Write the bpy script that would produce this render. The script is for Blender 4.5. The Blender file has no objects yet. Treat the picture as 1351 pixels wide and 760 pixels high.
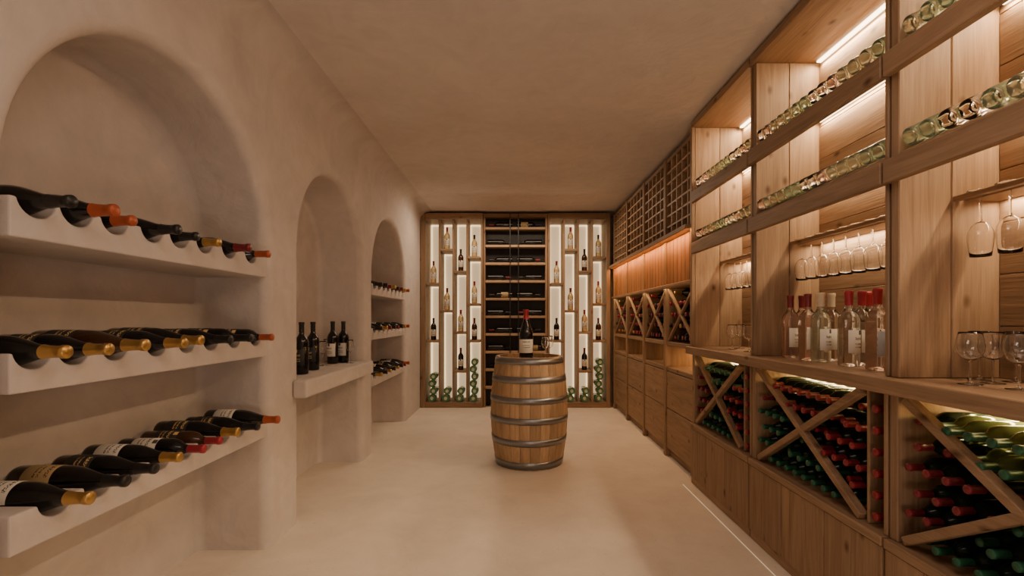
import bpy, math, random, bmesh
from mathutils import Matrix, Vector
random.seed(7)
S=bpy.context.scene
COL=S.collection
F=640.0; H=1.2
XL=-1.28; CEIL=2.644
rad=math.radians
# ------------------------------------------------------------------ materials
def newmat(n):
    m=bpy.data.materials.new(n); m.use_nodes=True
    nt=m.node_tree; b=nt.nodes['Principled BSDF']; return m,nt,b
def simple(n,col,rough=.5,metal=0,trans=0,ior=1.45,emit=None,es=0,coat=0,spec=.5):
    m,nt,b=newmat(n)
    b.inputs['Base Color'].default_value=(*col,1); b.inputs['Roughness'].default_value=rough
    b.inputs['Metallic'].default_value=metal; b.inputs['Transmission Weight'].default_value=trans
    b.inputs['IOR'].default_value=ior; b.inputs['Coat Weight'].default_value=coat
    b.inputs['Specular IOR Level'].default_value=spec
    if emit: b.inputs['Emission Color'].default_value=(*emit,1); b.inputs['Emission Strength'].default_value=es
    if trans==0 and not emit:
        tc=nt.nodes.new('ShaderNodeTexCoord'); no=nt.nodes.new('ShaderNodeTexNoise'); no.inputs['Scale'].default_value=25
        mx=nt.nodes.new('ShaderNodeMix'); mx.data_type='RGBA'
        mx.inputs[6].default_value=(*[c*.85 for c in col],1); mx.inputs[7].default_value=(*[min(1,c*1.1) for c in col],1)
        nt.links.new(tc.outputs['Object'],no.inputs['Vector']); nt.links.new(no.outputs['Fac'],mx.inputs[0]); nt.links.new(mx.outputs[2],b.inputs['Base Color'])
    return m
def plaster(n,c1,c2,rough=.85,bump=.25,scale=1.6,speck=0,cloud=.0):
    m,nt,b=newmat(n); N=nt.nodes; L=nt.links
    tc=N.new('ShaderNodeTexCoord')
    n1=N.new('ShaderNodeTexNoise'); n1.inputs['Scale'].default_value=scale; n1.inputs['Detail'].default_value=8; n1.inputs['Roughness'].default_value=.66; n1.inputs['Distortion'].default_value=.5
    n2=N.new('ShaderNodeTexNoise'); n2.inputs['Scale'].default_value=6; n2.inputs['Detail'].default_value=6; n2.inputs['Distortion'].default_value=1.2
    L.new(tc.outputs['Object'],n1.inputs['Vector']); L.new(tc.outputs['Object'],n2.inputs['Vector'])
    r=N.new('ShaderNodeValToRGB'); r.color_ramp.elements[0].position=.34; r.color_ramp.elements[1].position=.66
    r.color_ramp.elements[0].color=(*c1,1); r.color_ramp.elements[1].color=(*c2,1)
    L.new(n1.outputs['Fac'],r.inputs['Fac'])
    last=r.outputs['Color']
    if cloud:
        r4=N.new('ShaderNodeValToRGB'); r4.color_ramp.elements[0].position=.35; r4.color_ramp.elements[1].position=.6
        r4.color_ramp.elements[0].color=(1-cloud,1-cloud,1-cloud*.95,1); r4.color_ramp.elements[1].color=(1,1,1,1)
        L.new(n2.outputs['Fac'],r4.inputs['Fac'])
        mx=N.new('ShaderNodeMix'); mx.data_type='RGBA'; mx.blend_type='MULTIPLY'; mx.inputs[0].default_value=1
        L.new(last,mx.inputs[6]); L.new(r4.outputs['Color'],mx.inputs[7]); last=mx.outputs[2]
    if speck:
        v=N.new('ShaderNodeTexNoise'); v.inputs['Scale'].default_value=60; v.inputs['Detail'].default_value=2
        L.new(tc.outputs['Object'],v.inputs['Vector'])
        r2=N.new('ShaderNodeValToRGB'); r2.color_ramp.elements[0].position=.66; r2.color_ramp.elements[1].position=.74
        r2.color_ramp.elements[0].color=(1,1,1,1); r2.color_ramp.elements[1].color=(1-speck,1-speck,1-speck,1)
        L.new(v.outputs['Fac'],r2.inputs['Fac'])
        mx=N.new('ShaderNodeMix'); mx.data_type='RGBA'; mx.blend_type='MULTIPLY'; mx.inputs[0].default_value=1
        L.new(last,mx.inputs[6]); L.new(r2.outputs['Color'],mx.inputs[7]); last=mx.outputs[2]
    L.new(last,b.inputs['Base Color'])
    ad=N.new('ShaderNodeMath'); ad.operation='MULTIPLY_ADD'; ad.inputs[1].default_value=.45
    L.new(n2.outputs['Fac'],ad.inputs[0]); L.new(n1.outputs['Fac'],ad.inputs[2])
    bp=N.new('ShaderNodeBump'); bp.inputs['Strength'].default_value=bump; bp.inputs['Distance'].default_value=.035
    L.new(ad.outputs[0],bp.inputs['Height']); L.new(bp.outputs['Normal'],b.inputs['Normal'])
    b.inputs['Roughness'].default_value=rough; b.inputs['Specular IOR Level'].default_value=.25
    return m
def wood(n,axis,dark,light,rough=.55,knots=True):
    m,nt,b=newmat(n); N=nt.nodes; L=nt.links
    tc=N.new('ShaderNodeTexCoord'); geo=N.new('ShaderNodeNewGeometry'); oi=N.new('ShaderNodeObjectInfo')
    rnd=N.new('ShaderNodeMath'); rnd.operation='ADD'; L.new(geo.outputs['Random Per Island'],rnd.inputs[0]); L.new(oi.outputs['Random'],rnd.inputs[1])
    fr=N.new('ShaderNodeMath'); fr.operation='FRACT'; L.new(rnd.outputs[0],fr.inputs[0])
    sc=N.new('ShaderNodeVectorMath'); sc.operation='SCALE'; sc.inputs[0].default_value=(7.3,5.1,9.7)
    L.new(fr.outputs[0],sc.inputs['Scale'])
    ad=N.new('ShaderNodeVectorMath'); ad.operation='ADD'
    L.new(tc.outputs['Object'],ad.inputs[0]); L.new(sc.outputs[0],ad.inputs[1])
    mp=N.new('ShaderNodeMapping'); s=[22,22,22]; s[axis]=1.9; mp.inputs['Scale'].default_value=s
    L.new(ad.outputs[0],mp.inputs['Vector'])
    n1=N.new('ShaderNodeTexNoise'); n1.inputs['Scale'].default_value=1; n1.inputs['Detail'].default_value=6; n1.inputs['Roughness'].default_value=.55; n1.inputs['Distortion'].default_value=1.4
    L.new(mp.outputs[0],n1.inputs['Vector'])
    mp2=N.new('ShaderNodeMapping'); s=[160,160,160]; s[axis]=5; mp2.inputs['Scale'].default_value=s
    L.new(ad.outputs[0],mp2.inputs['Vector'])
    n2=N.new('ShaderNodeTexNoise'); n2.inputs['Scale'].default_value=1; n2.inputs['Detail'].default_value=3
    L.new(mp2.outputs[0],n2.inputs['Vector'])
    r=N.new('ShaderNodeValToRGB'); e=r.color_ramp.elements; e[0].position=.23; e[1].position=.72
    e[0].color=(*dark,1); e[1].color=(*light,1)
    L.new(n1.outputs['Fac'],r.inputs['Fac'])
    r2=N.new('ShaderNodeValToRGB'); r2.color_ramp.elements[0].position=.3; r2.color_ramp.elements[1].position=.6
    r2.color_ramp.elements[0].color=(.78,.75,.72,1); r2.color_ramp.elements[1].color=(1,1,1,1)
    L.new(n2.outputs['Fac'],r2.inputs['Fac'])
    mx=N.new('ShaderNodeMix'); mx.data_type='RGBA'; mx.blend_type='MULTIPLY'; mx.inputs[0].default_value=.7
    L.new(r.outputs[0],mx.inputs[6]); L.new(r2.outputs[0],mx.inputs[7])
    mr=N.new('ShaderNodeMapRange'); mr.inputs['To Min'].default_value=.82; mr.inputs['To Max'].default_value=1.1
    L.new(fr.outputs[0],mr.inputs['Value'])
    m2=N.new('ShaderNodeMix'); m2.data_type='RGBA'; m2.blend_type='MULTIPLY'; m2.inputs[0].default_value=1
    L.new(mx.outputs[2],m2.inputs[6]); L.new(mr.outputs[0],m2.inputs[7])
    last=m2.outputs[2]
    if knots:
        mp3=N.new('ShaderNodeMapping'); s=[9,9,9]; s[axis]=5.2; mp3.inputs['Scale'].default_value=s
        L.new(ad.outputs[0],mp3.inputs['Vector'])
        vo=N.new('ShaderNodeTexVoronoi'); vo.inputs['Scale'].default_value=1
        L.new(mp3.outputs[0],vo.inputs['Vector'])
        r3=N.new('ShaderNodeValToRGB'); r3.color_ramp.elements[0].position=.04; r3.color_ramp.elements[1].position=.17
        r3.color_ramp.elements[0].color=(.28,.2,.14,1); r3.color_ramp.elements[1].color=(1,1,1,1)
        L.new(vo.outputs['Distance'],r3.inputs['Fac'])
        m3=N.new('ShaderNodeMix'); m3.data_type='RGBA'; m3.blend_type='MULTIPLY'; m3.inputs[0].default_value=.9
        L.new(last,m3.inputs[6]); L.new(r3.outputs[0],m3.inputs[7]); last=m3.outputs[2]
    L.new(last,b.inputs['Base Color'])
    bp=N.new('ShaderNodeBump'); bp.inputs['Strength'].default_value=.25; bp.inputs['Distance'].default_value=.004
    L.new(n2.outputs['Fac'],bp.inputs['Height']); L.new(bp.outputs['Normal'],b.inputs['Normal'])
    b.inputs['Roughness'].default_value=rough; b.inputs['Specular IOR Level'].default_value=.3
    return m
def labelmat(n,paper,ink,zc,zh):
    m,nt,b=newmat(n); N=nt.nodes; L=nt.links
    tc=N.new('ShaderNodeTexCoord'); sp=N.new('ShaderNodeSeparateXYZ'); L.new(tc.outputs['Object'],sp.inputs[0])
    mp=N.new('ShaderNodeMapping'); mp.inputs['Scale'].default_value=(260,1,230); L.new(tc.outputs['Object'],mp.inputs[0])
    no=N.new('ShaderNodeTexNoise'); no.inputs['Scale'].default_value=1; no.inputs['Detail'].default_value=1; L.new(mp.outputs[0],no.inputs['Vector'])
    def op(o,a,c):
        l=N.new('ShaderNodeMath'); l.operation=o
        L.new(a,l.inputs[0])
        if isinstance(c,(int,float)): l.inputs[1].default_value=c
        elif c is not None: L.new(c,l.inputs[1])
        return l.outputs[0]
    def band(c,h): return op('LESS_THAN',op('ABSOLUTE',op('SUBTRACT',sp.outputs[2],c),None),h)
    def xb(h): return op('LESS_THAN',op('ABSOLUTE',sp.outputs[0],None),h)
    gt=op('GREATER_THAN',no.outputs['Fac'],.5)
    t=op('MAXIMUM',band(zc+zh*.1,.006),op('MAXIMUM',band(zc-zh*.35,.003),band(zc-zh*.6,.003)))
    t=op('MULTIPLY',op('MULTIPLY',t,gt),xb(.024))
    t=op('MAXIMUM',t,op('MULTIPLY',band(zc+zh*.6,.009),xb(.009)))
    mx=N.new('ShaderNodeMix'); mx.data_type='RGBA'; mx.inputs[6].default_value=(*paper,1); mx.inputs[7].default_value=(*ink,1)
    L.new(t,mx.inputs[0]); L.new(mx.outputs[2],b.inputs['Base Color']); b.inputs['Roughness'].default_value=.6
    return m

M_wall=plaster('lime_plaster',(.54,.48,.435),(.64,.575,.525),.85,.4,cloud=.06)
M_ceil=plaster('ceiling_plaster',(.66,.595,.54),(.73,.665,.605),.85,.4,1.5,cloud=.05)
M_floor=plaster('microcement_floor',(.67,.585,.49),(.765,.675,.57),.5,.08,2.6,speck=.2,cloud=.03)
OAKD,OAKL=(.225,.133,.073),(.38,.245,.145)
WX=wood('oak_grain_x',0,OAKD,OAKL); WY=wood('oak_grain_y',1,OAKD,OAKL); WZ=wood('oak_grain_z',2,OAKD,OAKL)
WZO=wood('amber_lit_slat_wood',2,(.25,.11,.04),(.40,.19,.07),knots=False)  # orange of the strip glow is partly put into this wood colour
WXL=wood('light_oak_grain_x',0,(.33,.21,.12),(.5,.34,.21),knots=False)
WYL=wood('light_oak_grain_y',1,(.33,.21,.12),(.5,.34,.21),knots=False)
BZ=wood('barrel_oak',2,(.38,.235,.125),(.55,.37,.215),.5,False); BX=wood('barrel_head_oak',0,(.28,.17,.09),(.54,.36,.22),.5,False)
M_steel=simple('hoop_steel',(.28,.28,.285),.34,.9)
M_iron=simple('dark_iron',(.05,.05,.05),.4,.8)
M_black=simple('black_panel',(.012,.010,.009),.5)
M_cream=simple('cream_back_panel',(.75,.65,.5),.7,emit=(1,.72,.42),es=.60)
LEDC=(1,.73,.45)
M_led=simple('led_diffuser',(1,.9,.7),.5,emit=(1,.80,.50),es=9)
M_floorled=simple('floor_led',(1,.9,.7),.5,emit=(1,.84,.6),es=.3)
M_led2=simple('panel_led',(1,.9,.7),.5,emit=(1,.76,.45),es=1.7)
G={'dark':simple('dark_glass',(.006,.006,.007),.12,coat=.3),
   'brown':simple('brown_glass',(.05,.02,.008),.12,coat=.3),
   'amber':simple('pale_gold_glass',(.74,.55,.28),.08,trans=.4),
   'deep':simple('deep_green_glass',(.008,.018,.012),.18),
   'olive':simple('olive_glass',(.12,.16,.06),.1,trans=.3),
   'pale':simple('green_gold_glass',(.84,.86,.66),.02,trans=.92),
   'clear':simple('clear_glass',(.96,.95,.92),.01,trans=1),
   'mint':simple('mint_glass',(.72,.86,.66),.02,trans=.92),
   'rose':simple('rose_wine_glass',(.95,.78,.70),.02,trans=.97),
   'ring':simple('leaf_green_glass',(.08,.19,.09),.15)}
M_punt=simple('pale_punt_glass',(.62,.70,.50),.3)
M_glass=simple('crystal_glass',(1,1,1),.0,trans=1,ior=1.42)
C={'gold':simple('gold_foil',(.58,.36,.12),.34,.8),'orange':simple('orange_foil',(.42,.09,.035),.4,.1),
   'black':simple('black_foil',(.015,.014,.014),.35),'red':simple('red_foil',(.24,.02,.025),.35,.1),
   'crimson':simple('crimson_foil',(.36,.03,.045),.35,.1),'green':simple('green_foil',(.02,.10,.05),.35,.1),
   'maroon':simple('maroon_foil',(.18,.018,.025),.35,.1),'cream':simple('cream_foil',(.6,.5,.35),.4)}
LB={'white':labelmat('cream_label',(.75,.70,.60),(.06,.04,.03),.11,.05),
    'black':labelmat('black_label',(.02,.02,.02),(.65,.45,.18),.11,.05),
    'ochre':labelmat('ochre_label',(.42,.30,.14),(.08,.03,.02),.11,.05),
    'blue':labelmat('grey_blue_label',(.45,.5,.55),(.3,.05,.04),.11,.05)}
# ------------------------------------------------------------------ builders
def tag(o,label=None,cat=None,group=None,kind=None):
    if label:o['label']=label
    if cat:o['category']=cat
    if group:o['group']=group
    if kind:o['kind']=kind
    return o
def empty(name,loc,label,cat,group=None):
    o=bpy.data.objects.new(name,None); o.empty_display_size=.1; o.location=loc; COL.objects.link(o)
    return tag(o,label,cat,group)
class B:
    def __init__(s): s.v=[]; s.f=[]; s.parts=[]
    def box(s,x0,x1,y0,y1,z0,z1):
        s.parts.append(len(s.f))
        i=len(s.v)
        s.v+=[(x0,y0,z0),(x1,y0,z0),(x1,y1,z0),(x0,y1,z0),(x0,y0,z1),(x1,y0,z1),(x1,y1,z1),(x0,y1,z1)]
        s.f+=[tuple(i+k for k in q) for q in ((0,3,2,1),(4,5,6,7),(0,1,5,4),(1,2,6,5),(2,3,7,6),(3,0,4,7))]
        return s
    def prism(s,ax,poly,a,b):
        s.parts.append(len(s.f))
        i=len(s.v); n=len(poly)
        for t in (a,b):
            for p in poly:
                if ax==0: s.v.append((t,p[0],p[1]))
                elif ax==1: s.v.append((p[0],t,p[1]))
                else: s.v.append((p[0],p[1],t))
        s.f.append(tuple(range(i,i+n))); s.f.append(tuple(range(i+2*n-1,i+n-1,-1)))
        for k in range(n):
            s.f.append((i+k,i+n+k,i+n+(k+1)%n,i+(k+1)%n))
        return s
    def objs(s,name,mat,parent=None,**k):
        ends=s.parts[1:]+[len(s.f)]; out=[]
        for a,e in zip(s.parts,ends):
            fs=s.f[a:e]; ids=sorted(set(q for f in fs for q in f)); mp={q:n for n,q in enumerate(ids)}
            t=B(); t.v=[s.v[q] for q in ids]; t.f=[tuple(mp[q] for q in f) for f in fs]
            out.append(t.obj(name,mat,parent,**k))
        return out
    def obj(s,name,mat,parent=None,label=None,cat=None,group=None,kind=None,bevel=.003,smooth=False,seg=1):
        me=bpy.data.meshes.new(name); me.from_pydata(s.v,[],s.f)
        bm=bmesh.new(); bm.from_mesh(me); bmesh.ops.recalc_face_normals(bm,faces=bm.faces); bm.to_mesh(me); bm.free()
        me.materials.append(mat)
        if smooth: me.polygons.foreach_set('use_smooth',[True]*len(me.polygons))
        o=bpy.data.objects.new(name,me); COL.objects.link(o)
        if bevel:
            md=o.modifiers.new('bevel','BEVEL'); md.width=bevel; md.segments=seg; md.limit_method='ANGLE'
        if parent:
            o.parent=parent; o.matrix_parent_inverse=Matrix.Translation(-Vector(parent.location))
        return tag(o,label,cat,group,kind)
def lathe_mesh(name,prof,mat,seg=24,a0=0,a1=2*math.pi,smooth=True):
    full=abs(a1-a0-2*math.pi)<1e-6; n=seg if full else seg+1
    v=[];f=[]; idx=[]
    for (r,z) in prof:
        if r<1e-6: v.append((0,0,z)); idx.append([len(v)-1]*n)
        else:
            row=[]
            for k in range(n):
                a=a0+(a1-a0)*k/seg; v.append((r*math.cos(a),r*math.sin(a),z)); row.append(len(v)-1)
            idx.append(row)
    for i in range(len(prof)-1):
        for k in range(seg):
            k2=(k+1)%n
            q=[idx[i][k],idx[i][k2],idx[i+1][k2],idx[i+1][k]]
            u=[]
            for t in q:
                if t not in u:u.append(t)
            if len(u)>2:f.append(tuple(u))
    me=bpy.data.meshes.new(name); me.from_pydata(v,[],f); me.materials.append(mat)
    if smooth: me.polygons.foreach_set('use_smooth',[True]*len(me.polygons))
    me.update(); return me
PROF={'bordeaux':[(0,.016),(.02,.010),(.033,0),(.038,.002),(.040,.009),(.040,.187),(.0385,.2),(.032,.218),(.021,.232),(.0158,.243),(.0142,.256),(.0140,.298),(.0158,.3),(.0158,.309),(.0142,.312),(0,.312)],
      'burgundy':[(0,.016),(.02,.010),(.036,0),(.042,.003),(.044,.012),(.044,.145),(.0425,.165),(.038,.187),(.030,.212),(.0215,.238),(.0168,.262),(.0150,.285),(.0145,.302),(.0165,.304),(.0165,.313),(.0145,.316),(0,.316)]}
CAPP={'bordeaux':[(.0150,.252),(.0152,.254),(.0152,.298),(.0168,.3005),(.0168,.312),(.0155,.3145),(0,.3145)],
      'burgundy':[(.0196,.255),(.0172,.268),(.0160,.285),(.0158,.302),(.0178,.3045),(.0178,.316),(.0165,.3185),(0,.3185)]}
PROF['slim']=[(r*.78,z) for r,z in PROF['bordeaux']]; CAPP['slim']=[(r*.8,z) for r,z in CAPP['bordeaux']]
cache={}
def bmesh_get(shape,part,key):
    k=(shape,part,key)
    if k not in cache:
        if part=='body':
            me=lathe_mesh('bottle_body',PROF[shape],G[key],32)
            if key=='ring':
                me.materials.append(M_punt)
                for p in me.polygons:
                    if p.center.z<.014 and math.hypot(p.center.x,p.center.y)<.022: p.material_index=1
            cache[k]=me
        elif part=='capsule': cache[k]=lathe_mesh('bottle_capsule',CAPP[shape],C[key],20)
        else:
            r=PROF[shape][5][0]+.0006
            z0,z1=(.045,.13) if shape=='burgundy' else (.055,.15)
            cache[k]=lathe_mesh('bottle_label',[(r-.0005,z0),(r,z0+.0005),(r,z1-.0005),(r-.0005,z1)],LB[key],18,rad(-90-72),rad(-90+72))
    return cache[k]
REST=[]   # small far bottles, merged into one "stuff" object
def bottle(Mx,shape='bordeaux',glass='dark',cap='black',lab='white',label='',group=None,sc=1,rest=False):
    Mx=Mx@Matrix.Scale(sc,4)
    if rest:
        REST.append((bmesh_get(shape,'body',glass),Mx))
        if cap: REST.append((bmesh_get(shape,'capsule',cap),Mx))
        return
    o=bpy.data.objects.new('wine_bottle',bmesh_get(shape,'body',glass)); COL.objects.link(o); o.matrix_basis=Mx
    tag(o,label or f"{glass} glass wine bottle with {cap} capsule",'wine bottle',group)
    for part,key in (('capsule',cap),('label',lab)):
        if key:
            c=bpy.data.objects.new('capsule' if part=='capsule' else 'paper_label',bmesh_get(shape,part,key)); COL.objects.link(c); c.parent=o
    return o
def T(x,y,z): return Matrix.Translation((x,y,z))
def RX(a): return Matrix.Rotation(rad(a),4,'X')
def RY(a): return Matrix.Rotation(rad(a),4,'Y')
def RZ(a): return Matrix.Rotation(rad(a),4,'Z')
foot=lathe_mesh('glass_foot',[(0,0),(.034,0),(.035,.0012),(.012,.004),(.0045,.009),(.0035,.02),(.0033,.09),(.005,.10),(0,.104)],M_glass,28)
bo=[(.0,.102),(.011,.105),(.023,.116),(.0315,.134),(.034,.152),(.0322,.175),(.029,.2),(.0272,.216)]
bowl=lathe_mesh('glass_bowl',bo+[(r-.0012,z+.0004) for r,z in reversed(bo[1:])]+[(0,.105)],M_glass,32)
br=[(.0,.082),(.013,.085),(.028,.096),(.038,.114),(.0405,.132),(.038,.155),(.034,.172),(.032,.182)]
bowlr=lathe_mesh('round_glass_bowl',br+[(r-.0013,z+.0004) for r,z in reversed(br[1:])]+[(0,.085)],M_glass,32)
footr=lathe_mesh('round_glass_foot',[(0,0),(.034,0),(.035,.0012),(.012,.004),(.0045,.009),(.0035,.02),(.0033,.07),(.005,.08),(0,.084)],M_glass,28)
def wineglass(Mx,label,group,sc=1,rnd=False):
    o=bpy.data.objects.new('wine_glass',bowlr if rnd else bowl); COL.objects.link(o); o.matrix_basis=Mx@Matrix.Scale(sc,4)
    tag(o,label,'wine glass',group)
    c=bpy.data.objects.new('stem',footr if rnd else foot); COL.objects.link(c); c.parent=o
    return o
def area(name,loc,direction,sx,sy,power,color=LEDC,spread=180):
    l=bpy.data.lights.new(name,'AREA'); l.shape='RECTANGLE'; l.size=sx; l.size_y=sy; l.energy=power; l.color=color; l.spread=rad(spread)
    o=bpy.data.objects.new(name,l); COL.objects.link(o); o.location=loc
    d=Vector(direction).normalized()
    z=-d; y=Vector((0,1,0)) if abs(d.y)<.9 else Vector((0,0,1))
    x=y.cross(z).normalized(); y=z.cross(x)
    m=Matrix((x,y,z)).transposed().to_4x4(); m.translation=Vector(loc); o.matrix_basis=m
    return o
# ------------------------------------------------------------------ room shell
YB=6.96; YF=-1.6; XR=1.72
B().box(-2,2,YF-.1,YB+.1,-.1,0).obj('floor',M_floor,kind='structure',bevel=0,label='pale beige microcement floor')
B().box(-2,2,YF-.1,YB+.1,CEIL,CEIL+.1).obj('ceiling',M_ceil,kind='structure',bevel=0,label='beige plaster ceiling')
B().box(-2,2,YB,YB+.1,0,CEIL).obj('wall_back',M_wall,kind='structure',bevel=0)
B().box(-2,2,YF-.1,YF,0,CEIL).obj('wall_front',M_wall,kind='structure',bevel=0)
B().box(XR,XR+.1,YF,YB,0,CEIL).obj('wall_right',M_wall,kind='structure',bevel=0)
DEP=.36; W=.78; RC=.16; ZT=CEIL-RC; RB=.055; RFI=.04
CEN=[1.87,3.43,4.99]
ARC=[(1.87,.64,1.55),(3.465,.585,1.605),(4.99,.64,1.55)]   # centre, radius, spring height
b=B(); v=b.v; f=b.f
def quadstrip(r1,r2,):
    i=len(v); v.extend(r1); v.extend(r2); n=len(r1)
    for k in range(n-1): f.append((i+k,i+k+1,i+n+k+1,i+n+k))
for cell,(c,R0,SPR) in zip(CEN,ARC):
    wl0,wr0=c-(cell-W),(cell+W)-c
    out=[]
    for k in range(5): out.append((c-R0,SPR*k/5,-1,0))
    angs=sorted(set([math.pi*k/40 for k in range(41)]+[math.atan2(ZT-SPR,wr0),math.pi-math.atan2(ZT-SPR,wl0)]),reverse=True)
    for a in angs: out.append((c+R0*math.cos(a),SPR+R0*math.sin(a),math.cos(a),math.sin(a)))
    for k in range(4,-1,-1): out.append((c+R0,SPR*k/5,1,0))
    rect=[]
    for (y,z,ny,nz) in out:
        w_=wr0 if ny>0 else wl0
        if z<=SPR+1e-6: rect.append((XL,c+(wr0 if ny>0 else -wl0),z))
        else:
            t=min(w_/max(abs(ny),1e-6),(ZT-SPR)/nz); rect.append((XL,c+ny*t,SPR+nz*t))
    rings=[]
    for k in range(7):
        t=math.pi/2*k/6; o=RB*(1-math.sin(t)); x=XL-RB*(1-math.cos(t)); rings.append((o,x))
    for k in range(6):
        t=math.pi/2*k/5; o=-RFI*(1-math.cos(t)); x=XL-DEP+RFI*(1-math.sin(t)); rings.append((o,x))
    quadstrip(rect,[(XL,y+ny*RB,z+nz*RB) for y,z,ny,nz in out])
    base=len(v); n=len(out)
    for o,x in rings: v.extend([(x,y+ny*o,z+nz*o) for y,z,ny,nz in out])
    for j in range(len(rings)-1):
        for k in range(n-1):
            a=base+j*n+k; f.append((a,a+1,a+n+1,a+n))
    last=base+(len(rings)-1)*n
    f.append(tuple(range(last,last+n)))
for y0,y1 in ((YF,CEN[0]-W),(CEN[2]+W,YB)):
    quadstrip([(XL,y0,0),(XL,y0,ZT)],[(XL,y1,0),(XL,y1,ZT)])
i0=len(v)
for k in range(9):
    t=math.pi/2*k/8
    for y in (YF,YB): v.append((XL+RC*(1-math.cos(t)),y,ZT+RC*math.sin(t)))
for k in range(8): f.append((i0+2*k,i0+2*k+1,i0+2*k+3,i0+2*k+2))
wl=b.obj('wall_left',M_wall,kind='structure',bevel=0,smooth=True,label='plaster wall with three tall arched niches')
# ------------------------------------------------------------------ niche shelves
GR=.056; DIP=.046; R0=.64
def niche_shelf(c,zt,pos,label,th=.105,x1=XL-.004):
    pts=[]; g=GR; dip=DIP
    pts.append((c-R0+.001,zt-th)); pts.append((c-R0+.001,zt))
    for p in pos:
        a=math.acos((g-dip)/g)
        for k in range(15):
            t=-a+2*a*k/14
            pts.append((p+g*math.sin(t),zt+(g-dip)-g*math.cos(t)))
    pts.append((c+R0-.001,zt)); pts.append((c+R0-.001,zt-th))
    return B().prism(0,pts,XL-DEP+.002,x1).obj('niche_shelf',M_wall,label=label,cat='shelf',group='plaster shelves in the wall niches',bevel=.006,seg=2)
rows=[(1.515,[1.305,1.425,1.56,1.72,1.86,2.01,2.18,2.36],['black','orange','orange','black','black','gold','maroon','orange'],['dark']*8),
      (1.110,[1.295,1.415,1.56,1.74,1.90,2.05,2.22,2.40],['gold','gold','gold','gold','gold','black','black','orange'],['dark','dark','brown','dark','dark','dark','dark','dark']),
      (.695,[1.36,1.50,1.63,1.76,1.89,2.02,2.14,2.26,2.40],['gold','black','black','gold','crimson','crimson','gold','black','orange'],['dark','dark','dark','dark','dark','brown','dark','dark','dark'])]
for ri,(zt,pos,caps,gl) in enumerate(rows):
    niche_shelf(CEN[0],zt,pos,'thick beige plaster shelf with scalloped bottle rests')
    for p,cp,g in zip(pos,caps,gl):
        sh='burgundy' if random.random()<.6 else 'bordeaux'
        r=.044 if sh=='burgundy' else .04; sc=random.uniform(.98,1.12)
        rr=r*sc; zc=zt+(GR-DIP)-(GR-rr)+.0015
        tip=-1.205+random.uniform(-.03,.035)
        Mx=T(tip-.316*sc,p,zc)@RY(90)@RZ(random.uniform(-70,-35))
        bottle(Mx,sh,g,cp,random.choice(['black','black','ochre','white']) if ri==2 else random.choice(['black','black',None]),f'{g} glass wine bottle lying down with {cp} foil neck','bottles lying on the niche shelves',sc)
for ri,zt in enumerate((1.515,1.11,.69)):
    pos=[4.43+.158*k for k in range(8)]
    niche_shelf(CEN[2],zt,pos,'beige plaster shelf crowded with lying bottles in an arched niche')
    for k,p in enumerate(pos):
        cp=[['black','black','red','gold','black','red','gold','orange'],['black','gold','red','black','red','black','gold','orange'],['gold','black','gold','black','gold','black','red','orange']][ri][k]
        sh='burgundy' if k%2 else 'bordeaux'; rr=(.044 if k%2 else .04)*1.04
        Mx=T(-1.21-.33,p,zt+(GR-DIP)-(GR-rr)+.0015)@RY(90)@RZ(-50)
        bottle(Mx,sh,'dark',cp,'white' if k%3==0 else 'black',f'dark wine bottle lying down with {cp} foil neck','bottles on the niche shelves beside the display racks',1.04)
cz=.845; ca,cr=ARC[1][0],ARC[1][1]
B().prism(2,[(XL-DEP+.002,ca-cr+.002),(XL-DEP+.002,ca+cr-.002),(XL+.001,ca+cr-.002),(XL+.001,4.09),(-1.195,4.09),(-1.195,2.78),(XL+.001,2.78),(XL+.001,ca-cr+.002)],cz-.105,cz).obj('niche_ledge',M_wall,label='thick plaster ledge shelf spanning the middle niche',cat='shelf',bevel=.014,seg=3)
for i,(px,xx) in enumerate(((398,-1.36),(413,-1.39),(439,-1.43),(453,-1.38))):
    D=xx*F/(px-680)
    bottle(T(xx,D,cz+.001)@RZ(-25),'bordeaux','dark','black','black' if i<2 else 'white','dark wine bottle standing on the plaster ledge','bottles standing on the ledge',1.05)
for px,xx in ((426,-1.44),(431,-1.54),(462,-1.31)):
    wineglass(T(xx,xx*F/(px-680),cz+.001),'empty stemmed wine glass standing on the plaster ledge','glasses on the ledge',.85)
# ------------------------------------------------------------------ barrel
bx,by=.115,4.08; bh=.888
bar=empty('wine_barrel',(bx,by,0),'oak wine barrel with grey steel hoops standing upright','barrel')
def brad(z): t=(z/bh-.5)*2; return .322-.047*t*t
NS=24; b=B()
for s in range(NS):
    a0=2*math.pi*s/NS+.004; a1=2*math.pi*(s+1)/NS-.004; i=len(b.v); NZ=14; NA=3
    for j in range(NZ+1):
        z=bh*j/NZ; r=brad(z)
        for k in range(NA+1):
            a=a0+(a1-a0)*k/NA; rr=r-(0.003 if k in(0,NA) else 0); b.v.append((bx+rr*math.cos(a),by+rr*math.sin(a),z))
        for a in (a1,a0): b.v.append((bx+(r-.022)*math.cos(a),by+(r-.022)*math.sin(a),z))
    m=NA+3
    for j in range(NZ):
        for k in range(m):
            k2=(k+1)%m; b.f.append((i+j*m+k,i+j*m+k2,i+(j+1)*m+k2,i+(j+1)*m+k))
    b.f.append(tuple(i+k for k in range(m))); b.f.append(tuple(i+NZ*m+k for k in range(m)))
b.obj('barrel_staves',BZ,bar,bevel=0,label='vertical oak staves')
b=B(); r=.252; zt=bh-.035
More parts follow.
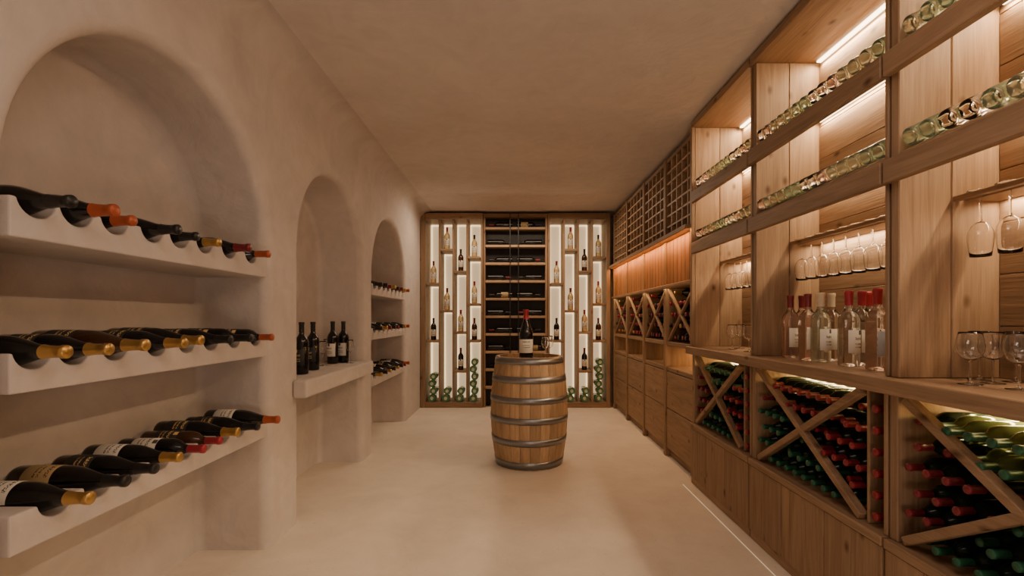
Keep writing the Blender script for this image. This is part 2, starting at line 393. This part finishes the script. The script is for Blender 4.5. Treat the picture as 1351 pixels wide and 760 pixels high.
for k in range(6):
    y0=-r+2*r*k/6+.001; y1=-r+2*r*(k+1)/6-.001; pl=[]
    n=6
    for q in range(n+1):
        y=y0+(y1-y0)*q/n; pl.append((bx+math.sqrt(max(0,r*r-y*y)),by+y))
    for q in range(n,-1,-1):
        y=y0+(y1-y0)*q/n; pl.append((bx-math.sqrt(max(0,r*r-y*y))-1e-4,by+y))
    b.prism(2,pl,zt-.02,zt)
b.obj('barrel_head',BX,bar,bevel=.001)
HO=((.834,.884),(.688,.741),(.528,.578),(.368,.418),(.193,.246),(.008,.064))
for z0,z1 in HO:
    prof=[(brad(z0)+.0005,z0),(brad(z0)+.004,z0),(brad((z0+z1)/2)+.004,(z0+z1)/2),(brad(z1)+.004,z1),(brad(z1)-.002,z1)]
    me=lathe_mesh('hoop',prof,M_steel,64)
    for vv in me.vertices: vv.co.x+=bx; vv.co.y+=by
    o=bpy.data.objects.new('hoop',me); COL.objects.link(o); o.parent=bar; o.matrix_parent_inverse=Matrix.Translation((-bx,-by,0)); o['label']='grey steel hoop'
rv=B()
for z0,z1 in HO:
    z=(z0+z1)/2
    for a in (-1.78,-1.70):
        rr=brad(z)+.004; x=bx+rr*math.cos(a); y=by+rr*math.sin(a)
        rv.box(x-.004,x+.004,y-.004,y+.003,z-.004,z+.004)
rv.objs('rivet',M_steel,bar,bevel=.002)
bz=zt+.001
bottle(T(bx-.025,by-.02,bz),'burgundy','dark','crimson','white','dark red-wine bottle with crimson capsule and cream label on the barrel',None,1.32)
for dx,dy in ((.13,-.09),(.175,.03)):
    wineglass(T(bx+dx,by+dy,bz),'clear stemmed wine glass standing on the barrel','glasses on the barrel',.92)
# ------------------------------------------------------------------ back display
YU=6.50; k1=F/YU
def bX(px): return (px-680)/k1
def bZ(py): return H-(py-420)/k1
ztop=bZ(281)
def display_panel(x0,x1,sgn):
    e=empty('backlit_display_rack',((x0+x1)/2,YU+.17,0),'tall oak display rack with glowing cream back and staggered bottle ledges','display rack','backlit display racks')
    wl_,wr_=(.07,.028) if sgn<0 else (.028,.05)
    B().box(x0,x0+wl_,YU,YB-.01,0,ztop).box(x1-wr_,x1,YU,YB-.01,0,ztop).objs('frame_post',WZ,e)
    B().box(x0+wl_,x1-wr_,YU,YB-.01,ztop-.085,ztop).box(x0+wl_,x1-wr_,YU,YB-.01,0,.075).objs('frame_rail',WX,e)
    i0=x0+wl_; i1=x1-wr_; yb=YU+.25
    B().box(i0,i1,yb+.14,yb+.15,.075,ztop-.085).obj('back_panel',M_cream,e,bevel=0)
    cw=(i1-i0)/4; dv=B(); sh=B(); led=B(); hol=[]
    shelves=[[373,449],[328,409],[357,438,489],[338,400,449]]
    for k in range(4):
        c0=i0+cw*k; c1=c0+cw
        if k>0: dv.box(c0-.012,c0+.012,YU+.01,yb+.13,.075,ztop-.085)
        for q in (c0+.014,c1-.026):
            led.box(q,q+.012,yb+.125,yb+.14,.09,ztop-.10)
        led.box(c0+.02,c1-.02,yb+.125,yb+.14,ztop-.105,ztop-.09)
        for py in shelves[k]:
            z=bZ(py); sh.box(c0+.012,c1-.012,YU+.005,yb+.12,z-.03,z)
            led.box(c0+.02,c1-.02,yb+.127,yb+.14,z-.045,z-.033)
            hol.append(((c0+c1)/2,z))
        nb=[4,2,2,6][k]
        for j in range(nb):
            x=(c0+c1)/2+(.010 if j%2 else -.010); z=.075+.049+.0975*j
            bottle(T(x,YU+.004,z+.002)@RX(-90),'burgundy','ring','green',None,'green wine bottle lying with its round base facing out','bottles stacked at the foot of the display racks',1.1)
    dv.objs('divider',WZ,e); sh.objs('ledge',WX,e); led.objs('led_strip',M_led2,e,bevel=0)
    for n,(x,z) in enumerate(hol):
        g=['amber','dark','amber','amber','brown'][n%5]
        bottle(T(x,YU+.09,z+.001),'bordeaux',g,['maroon','black','crimson'][n%3],'white',f'{g} glass wine bottle with cream label standing on a lit ledge','bottles standing in the display racks',.95)
display_panel(XL+.006,bX(637),-1)
display_panel(bX(723),1.272,1)
x0,x1=bX(637)+.003,bX(723)-.003
e=empty('horizontal_bottle_rack',((x0+x1)/2,YU+.17,0),'dark wall rack with oak ledges holding lying bottles','wine rack')
B().box(x0,x1,YU+.17,YU+.2,.02,ztop).obj('back_panel',M_black,e,bevel=0)
B().box(x0,x0+.03,YU+.03,YU+.17,0,ztop).box(x1-.03,x1,YU+.03,YU+.17,0,ztop).objs('side_post',WZ,e)
B().box(x0+.03,x1-.03,YU+.03,YU+.17,ztop-.05,ztop).obj('top_rail',WX,e)
rb=B()
for px in (673,684): rb.box(bX(px)-.006,bX(px)+.006,YU+.012,YU+.024,0.0,ztop)
rb.objs('metal_rail',M_iron,e,bevel=0)
sh=B()
for j in range(10):
    z=bZ(299+23.5*j); sh.box(x0+.03,x1-.03,YU+.03,YU+.17,z-.032,z)
    if j==9: continue
    for n,(ox,d) in enumerate([(-.37,1),(.37,-1)] if j%2 else [(-.03,-1),(.03,1)]):
        xx=bX(679)+ox
        bottle(T(xx,YU+.115,z+.0425)@RY(90*d),'bordeaux','dark',['maroon','black','black'][(j+n)%3],'ochre' if (j*2+n)%7==1 else None,'dark wine bottle lying sideways on an oak ledge','bottles in the dark rack',1.02)
sh.objs('ledge',WXL,e)
# ------------------------------------------------------------------ rear right cabinets
XC=1.32; XB=1.70
posts=[3.56,4.26,4.97,5.72,6.47]
def Xboards(b,y0,y1,z0,z1,xa,xb_,t=.02):
    for (p,q,sg) in (((y0,z0),(y1,z1),1),((y0,z1),(y1,z0),-1)):
        d=Vector((q[0]-p[0],q[1]-p[1])).normalized(); n=Vector((-d.y,d.x))*t/2; d=d*t*.8
        P=Vector(p)+d; Q=Vector(q)-d
        b.prism(0,[tuple(P+n),tuple(Q+n),tuple(Q-n),tuple(P-n)],xa+(0 if sg>0 else .001),xb_)
def fill_bin(y0,y1,z0,z1,py,pz,R,xtip,shape,colfn,group,keep,sc,ymin=0,glassfn=None,jx=.006,clear=.03,rest=lambda y:False,xback=None):
    """regular staggered rows of bottles, necks out"""
    cy=(y0+y1)/2; cz_=(z0+z1)/2; dy=(y1-y0)/2; dz=(z1-z0)/2; L0=math.hypot(dy,dz); cnt=0
    nr=int((z1-z0-2*R)/pz)+1; zs=(z1-z0-2*R)/(nr-1); nc=int((y1-y0-2*R)/py)+1; ys=(y1-y0-2*R)/(nc-.5)
    for r in range(nr):
        z=z0+R+.001+zs*r
        for q in range(nc):
            y=y0+R+ys*(q+(.5 if r%2 else 0))*.999
            if y>y1-R+.001: continue
            u=(y-cy)/dy; w=(z-cz_)/dz
            d1=abs((y-cy)*dz-(z-cz_)*dy)/L0; d2=abs((y-cy)*dz+(z-cz_)*dy)/L0
            comp='near' if (u<0 and abs(u)>abs(w)) else 'far' if abs(u)>abs(w) else 'top' if w>0 else 'bottom'
            blocked=min(d1,d2)<clear
            if (not blocked or xback) and y>ymin and keep(comp,u,w):
                cp=colfn(comp,u,w); g=glassfn(comp) if glassfn else 'deep'
                x=(xback if blocked else xtip)+random.uniform(0,jx)
                bottle(T(x+.3145*sc,y,z)@RY(-90),shape,g,cp,None,f'wine bottle lying in a diagonal rack with {cp} foil neck out',group,sc,rest=rest(y)); cnt+=1
    return cnt
for i in range(4):
    y0,y1=posts[i],posts[i+1]
    e=empty('tall_wine_cabinet',((XC+XB)/2,(y0+y1)/2,0),'tall oak wine cabinet with bottle cubbies, slatted panel and drawers','cabinet','tall wine cabinets')
    ztp=2.585; t=.026; zz=((1.895,ztp),(1.4855,1.859),(0,1.459))
    sp=B()
    for a,b_ in zz:
        sp.box(XC-.012,XB,y0,y0+t,a,b_).box(XC-.012,XB,y1-t,y1-.001,a,b_)
    sp.objs('side_panel',WZ,e)
    ya,yb=y0+t,y1-t
    B().box(XC-.075,XB,y0,y1-.001,1.86,1.894).box(XC-.035,XB,y0,y1-.001,1.46,1.485).box(XC,XB,ya,yb,ztp-.035,ztp).box(XC,XB,ya,yb,.965,1.0).box(XC,XB,ya,yb,.745,.78).box(XC+.03,XB,ya,yb,0,.07).objs('shelf_board',WY,e)
    B().box(XB,XB+.015,ya,yb,0,ztp).obj('back_panel',WZ,e,bevel=0)
    g=B()
    nc,nr=5,7
    for k in range(1,nc): y=ya+(yb-ya)*k/nc; g.box(XC+.0,XB,y-.008,y+.008,1.895,ztp-.035)
    for k in range(1,nr): z=1.895+(ztp-.035-1.895)*k/nr; g.box(XC+.001,XB,ya,yb,z-.007,z+.007)
    g.obj('cubby_grid',WYL,e,bevel=0,label='grid of square bottle cubbies')
    s=B(); n=7
    for k in range(n): s.box(XC+.0,XC+.02,ya+(yb-ya)*k/n+.003,ya+(yb-ya)*(k+1)/n-.003,1.486,1.859)
    s.obj('slatted_panel',WZO,e,bevel=.006,label='amber-lit vertical wood slats')
    x=B(); Xboards(x,ya,yb,1.0,1.46,XC+.005,XC+.03,.022); x.objs('diagonal_board',WY,e)
    B().box(XC,XC+.02,ya+.003,yb-.003,.425,.738).box(XC,XC+.02,ya+.003,yb-.003,.075,.419).objs('drawer_front',WY,e,bevel=.004)
    fill_bin(ya,yb,1.0,1.46,.09,.082,.042,XC+.012,'bordeaux',lambda c,u,w:random.choice(['red','crimson','maroon','black','gold','red']),'bottles in the tall cabinets',
        (lambda c,u,w:w<.75 or abs(u)>.7) ,1.0,glassfn=lambda c:'dark',clear=.028,rest=lambda y:True,xback=XC+.036)
    area('panel_glow',(XC-.064,(y0+y1)/2,1.857),(.45,0,-1),.016,y1-y0-.02,2.9,(1,.43,.12))
    area('niche_glow',(XC+.28,(y0+y1)/2,.96),(-.1,0,-1),.03,y1-y0-.1,[2.4,.7,.6,.6][i],(1,.58,.24))
    area('lattice_glow',(XC-.018,(y0+y1)/2,1.457),(.35,0,-1),.015,y1-y0-.05,.6,(1,.66,.33))  # light added under the ledge to lift the dark bottles
# ------------------------------------------------------------------ near right wall unit
XN=1.30; XQ=1.655; XM=1.48
bays=[(2.665,3.545),(1.69,2.655),(.72,1.68)]
ZC=.996; ZB=.44
B().box(1.245,XQ,.71,3.553,ZC-.052,ZC).obj('countertop',WY,label='long knotty oak countertop running along the wall unit',cat='countertop')
t=.036
TA=(2.132,2.284); TB=(1.762,1.914)
k_=0
for i,(y0,y1) in enumerate(bays):
    ya,yb=y0+t/2+.001,y1-t
    e=empty('display_shelving',((XN+XQ)/2,(y0+y1)/2,ZC),'open oak shelving bay with tilted bottle shelves and warm strip lights','shelving unit','oak wall shelving bays')
    b=B().box(XN,XM-.002,y1-t,y1-.001,ZC+.001,2.579).box(XM,XQ,y1-t,y1-.001,ZC+.001,2.579).box(XN,XQ,y0,y0+.018,ZC+.001,2.579)
    if i==0: b.box(XN-.025,XN-.001,y1-t,y1-.001,ZC+.001,2.60)
    b.objs('side_panel',WZ,e)
    b=B(); nz=9
    for k in range(nz): b.box(XQ-.016,XQ,ya,yb-.001,ZC+.001+(2.578-ZC)*k/nz+.001,ZC+(2.578-ZC)*(k+1)/nz)
    b.obj('back_panel',WY,e,bevel=.002)
    B().box(XN-.02,XQ,y0,y1-.001,2.58,2.625).obj('top_panel',WY,e)
    b=B()
    for zl,zh in ((2.035,2.115),(1.665,1.745)): b.box(XN-.03,XN-.0005,y0,y1-.001 if i else y1-t-.001,zl,zh)
    b.objs('front_rail',WY,e)
    b=B()
    for za,zb in (TA,TB):
        b.prism(1,[(XN,za-.02),(XN,za),(XQ-.017,zb),(XQ-.017,zb-.02)],ya,yb)
    b.objs('tilted_shelf',WY,e)
    B().box(XM,1.507,ya,yb,1.596,1.612).box(1.523,XQ-.017,ya,yb,1.596,1.612).objs('glass_rail',WY,e)
    led=B()
    for z in (2.57,TA[1]-.034,TB[1]-.034): led.box(XQ-.04,XQ-.018,ya+.02,yb-.02,z,z+.008)
    led.objs('led_strip',M_led,e,bevel=0)
    yc=(ya+yb)/2; ln=yb-ya-.06
    area('bay_glow',(XQ-.03,yc,2.562),(-.3,0,-1),.02,ln,9)
    area('bay_glow',(XQ-.03,yc,TA[1]-.038),(-.2,0,-1),.02,ln,8)
    area('bay_glow',(XQ-.03,yc,TB[1]-.038),(-.2,0,-1),.02,ln,5)
    area('bay_glow',(XQ-.04,yc,1.592),(.1,0,-1),.015,ln,4.5)
    for row,(za,zb) in enumerate((TA,TB)):
        dx=XQ-.017-XN; ang=math.atan2(zb-za,dx); sc=1.0; n=int((yb-ya-.01)/.0640); sp=(yb-ya-.01)/n
        for k in range(n):
            y=ya+.005+sp*(k+.5)
            if y<1.08: continue
            k_+=1
            gl,cp=[('pale','gold'),('mint','cream'),('clear','crimson'),('pale','gold'),('mint','green'),('rose','cream'),('pale','cream'),('clear','gold')][(k*5+row*3+i)%8]
            if i==2 and gl=='rose': gl='mint'
            r=.0314; s0=.02
            px=XN+s0*math.cos(ang)-(r+.002)*math.sin(ang); pz=za+s0*math.sin(ang)+(r+.002)*math.cos(ang)
            Mx=T(px,y,pz)@RY(90-math.degrees(ang))@RZ(110 if k%3 else -70)
            bottle(Mx,'slim',gl,cp,['white',None,None,'white',None][k%5],f'slim {gl} glass wine bottle lying on a tilted oak shelf','bottles on the tilted shelves',sc)
    # lower rack
    e=empty('lattice_wine_rack',((XN+XQ)/2,(y0+y1)/2,ZB),'oak wine rack divided by crossing diagonal boards','wine rack','diagonal wine racks')
    yd=y0+.018+.088
    B().box(XN-.005,XQ,y1-t,y1-.001,ZB,ZC-.054).box(XN-.005,XQ,y0,y0+.018,ZB,ZC-.054).box(XN+.01,XQ-.011,yd,yd+.014,ZB,ZC-.054).objs('side_panel',WZ,e)
    B().box(XQ-.01,XQ,ya,yb,ZB,ZC-.054).obj('back_panel',WYL,e,bevel=0)
    x=B(); Xboards(x,yd+.014,yb,ZB+.001,ZC-.055,XN-.006,XN+.03,.029); x.objs('diagonal_board',WY,e)
    def cf(c,u,w,i=i):
        if i==2: return 'maroon' if c=='far' else 'green'
        if i==1: return {'near':'red','far':'green' if w<.2 else 'maroon','top':'red','bottom':'green'}[c]
        return {'near':'red','far':'maroon','top':'green','bottom':'green'}[c]
    def kp(c,u,w): return w<.9
    n=fill_bin(yd+.014,yb,ZB+.003,ZC-.105,.073,.068,.034,XN+.0,'bordeaux',cf,'bottles in the diagonal racks',kp,.80,ymin=1.06,glassfn=lambda c:'olive' if (c=='top' and i==2) else 'deep',jx=.001,clear=.031,rest=lambda y:y>3.05,xback=XN+.036)
    if i<2:
        for q in range(6):
            bottle(T(XN-.004+.315*.9,(y0+.018+yd)/2,ZB+.042+.078*q)@RY(-90),'bordeaux','deep','red',None,'wine bottle lying in a stacked column with red foil neck out','bottles in the diagonal racks',.9)
    print('bin',i,n)
    area('rack_glow',(XQ-.02,(yd+yb)/2,ZC-.060),(.0,0,-1),.015,ln-.1,9,(1,.76,.32))
    area('rack_glow',(XQ-.10,(yd+yb)/2,ZC-.058),(.25,0,-1),.02,ln-.1,6,(1,.76,.32))
    # base cabinet
    e=empty('base_cabinet',((XN+XQ)/2,(y0+y1)/2,0),'low oak base cabinet with plank doors','cabinet','oak base cabinets')
    B().box(1.30,XQ,y0,y1-.001,.0,ZB-.036).obj('cabinet_body',WY,e,bevel=0)
    B().box(1.272,XQ,y0,y1-.001,ZB-.035,ZB-.001).obj('top_board',WY,e)
    B().box(1.285,1.299,y0,y1-.001,0,.05).obj('plinth',WY,e)
    nd=3
    for k in range(nd):
        d0=y0+(y1-y0)*k/nd+.002; d1=y0+(y1-y0)*(k+1)/nd-.002; b=B()
        for q in range(2): b.box(1.278,1.299,d0+(d1-d0)*q/2+.0006,d0+(d1-d0)*(q+1)/2-.0006,.052,ZB-.038)
        b.obj('cabinet_door',WZ,e,bevel=.002,label='vertical oak plank door')
# far small bottles as one object
v=[];f=[];mi=[];mats=[]
for me,Mx in REST:
    i=len(v); v+= [tuple(Mx@q.co) for q in me.vertices]
    mt=me.materials[0]
    if mt not in mats: mats.append(mt)
    for p in me.polygons: f.append(tuple(i+q for q in p.vertices)); mi.append(mats.index(mt))
me=bpy.data.meshes.new('stored_wine_bottles'); me.from_pydata(v,[],f)
for mt in mats: me.materials.append(mt)
me.polygons.foreach_set('material_index',mi); me.polygons.foreach_set('use_smooth',[True]*len(f)); me.update()
o=bpy.data.objects.new('stored_wine_bottles',me); COL.objects.link(o)
tag(o,'many dark wine bottles with red and gold foils in cabinet lattices','wine bottles',None,'stuff')
def onc(px,xx): return T(xx,xx*F/(px-680),ZC+.0015)
for px,xx,g,cp,lb in ((1043,1.42,'rose','maroon','white'),(1058,1.50,'rose','maroon','white'),(1066,1.41,'rose','maroon','white'),(1083,1.42,'pale','cream','white'),(1097,1.50,'clear','cream','white'),(1120,1.42,'clear','crimson','white'),(1137,1.50,'clear','crimson','white'),(1146,1.58,'clear','crimson','white'),(1158,1.42,'rose','crimson','blue')):
    bottle(onc(px,xx)@RZ(35),'bordeaux',g,cp,lb,f'{g} wine bottle with {cp} capsule standing on the oak countertop','bottles standing on the countertop',1.02)
for px,xx in ((966,1.42),(976,1.52),(988,1.42),(1280,1.40),(1310,1.49),(1345,1.43),(1292,1.525),(1340,1.59)):
    wineglass(onc(px,xx),'clear stemmed wine glass standing on the oak countertop','glasses on the countertop',.88,rnd=True)
for D in (3.43,3.345,3.26,3.175,3.09,3.005,2.92,2.565,2.48,2.395,2.31,2.225,2.14,2.055,1.97,1.58,1.485,1.39):
    wineglass(T(1.515,D,1.6175)@RX(180),'clear wine glass hanging upside down from the oak rail','hanging wine glasses',1.0)
B().box(1.208,1.212,2.2,3.5,.0005,.0022).obj('floor_light',M_floorled,label='slim recessed light strip at the cabinet foot',cat='floor light',bevel=0)
# ------------------------------------------------------------------ lamps and added fill
area('ceiling_fill',(.45,.5,2.62),(0,.0,-1),1.3,1.5,15.5,(1,.80,.67))  # unseen soft fill added at the ceiling near the camera, no fixture there
area('back_wash',(0,5.9,2.62),(0,-.1,-1),1.8,.3,29,(1,.75,.52))
area('uplight_fill',(.5,-.9,.5),(.1,.9,1),1.2,.6,17,(1,.80,.66))  # fill added behind the camera, aimed up to brighten the ceiling
w=bpy.data.worlds.new('world'); S.world=w; w.use_nodes=True
w.node_tree.nodes['Background'].inputs[0].default_value=(.05,.035,.025,1)
# ------------------------------------------------------------------ camera
cd=bpy.data.cameras.new('camera'); cd.sensor_width=36; cd.lens=36*F/1351; cd.shift_x=-.0033; cd.shift_y=.0296; cd.clip_start=.02
co=bpy.data.objects.new('camera',cd); COL.objects.link(co); co.location=(0,0,H); co.rotation_euler=(rad(90),0,0)
S.camera=co
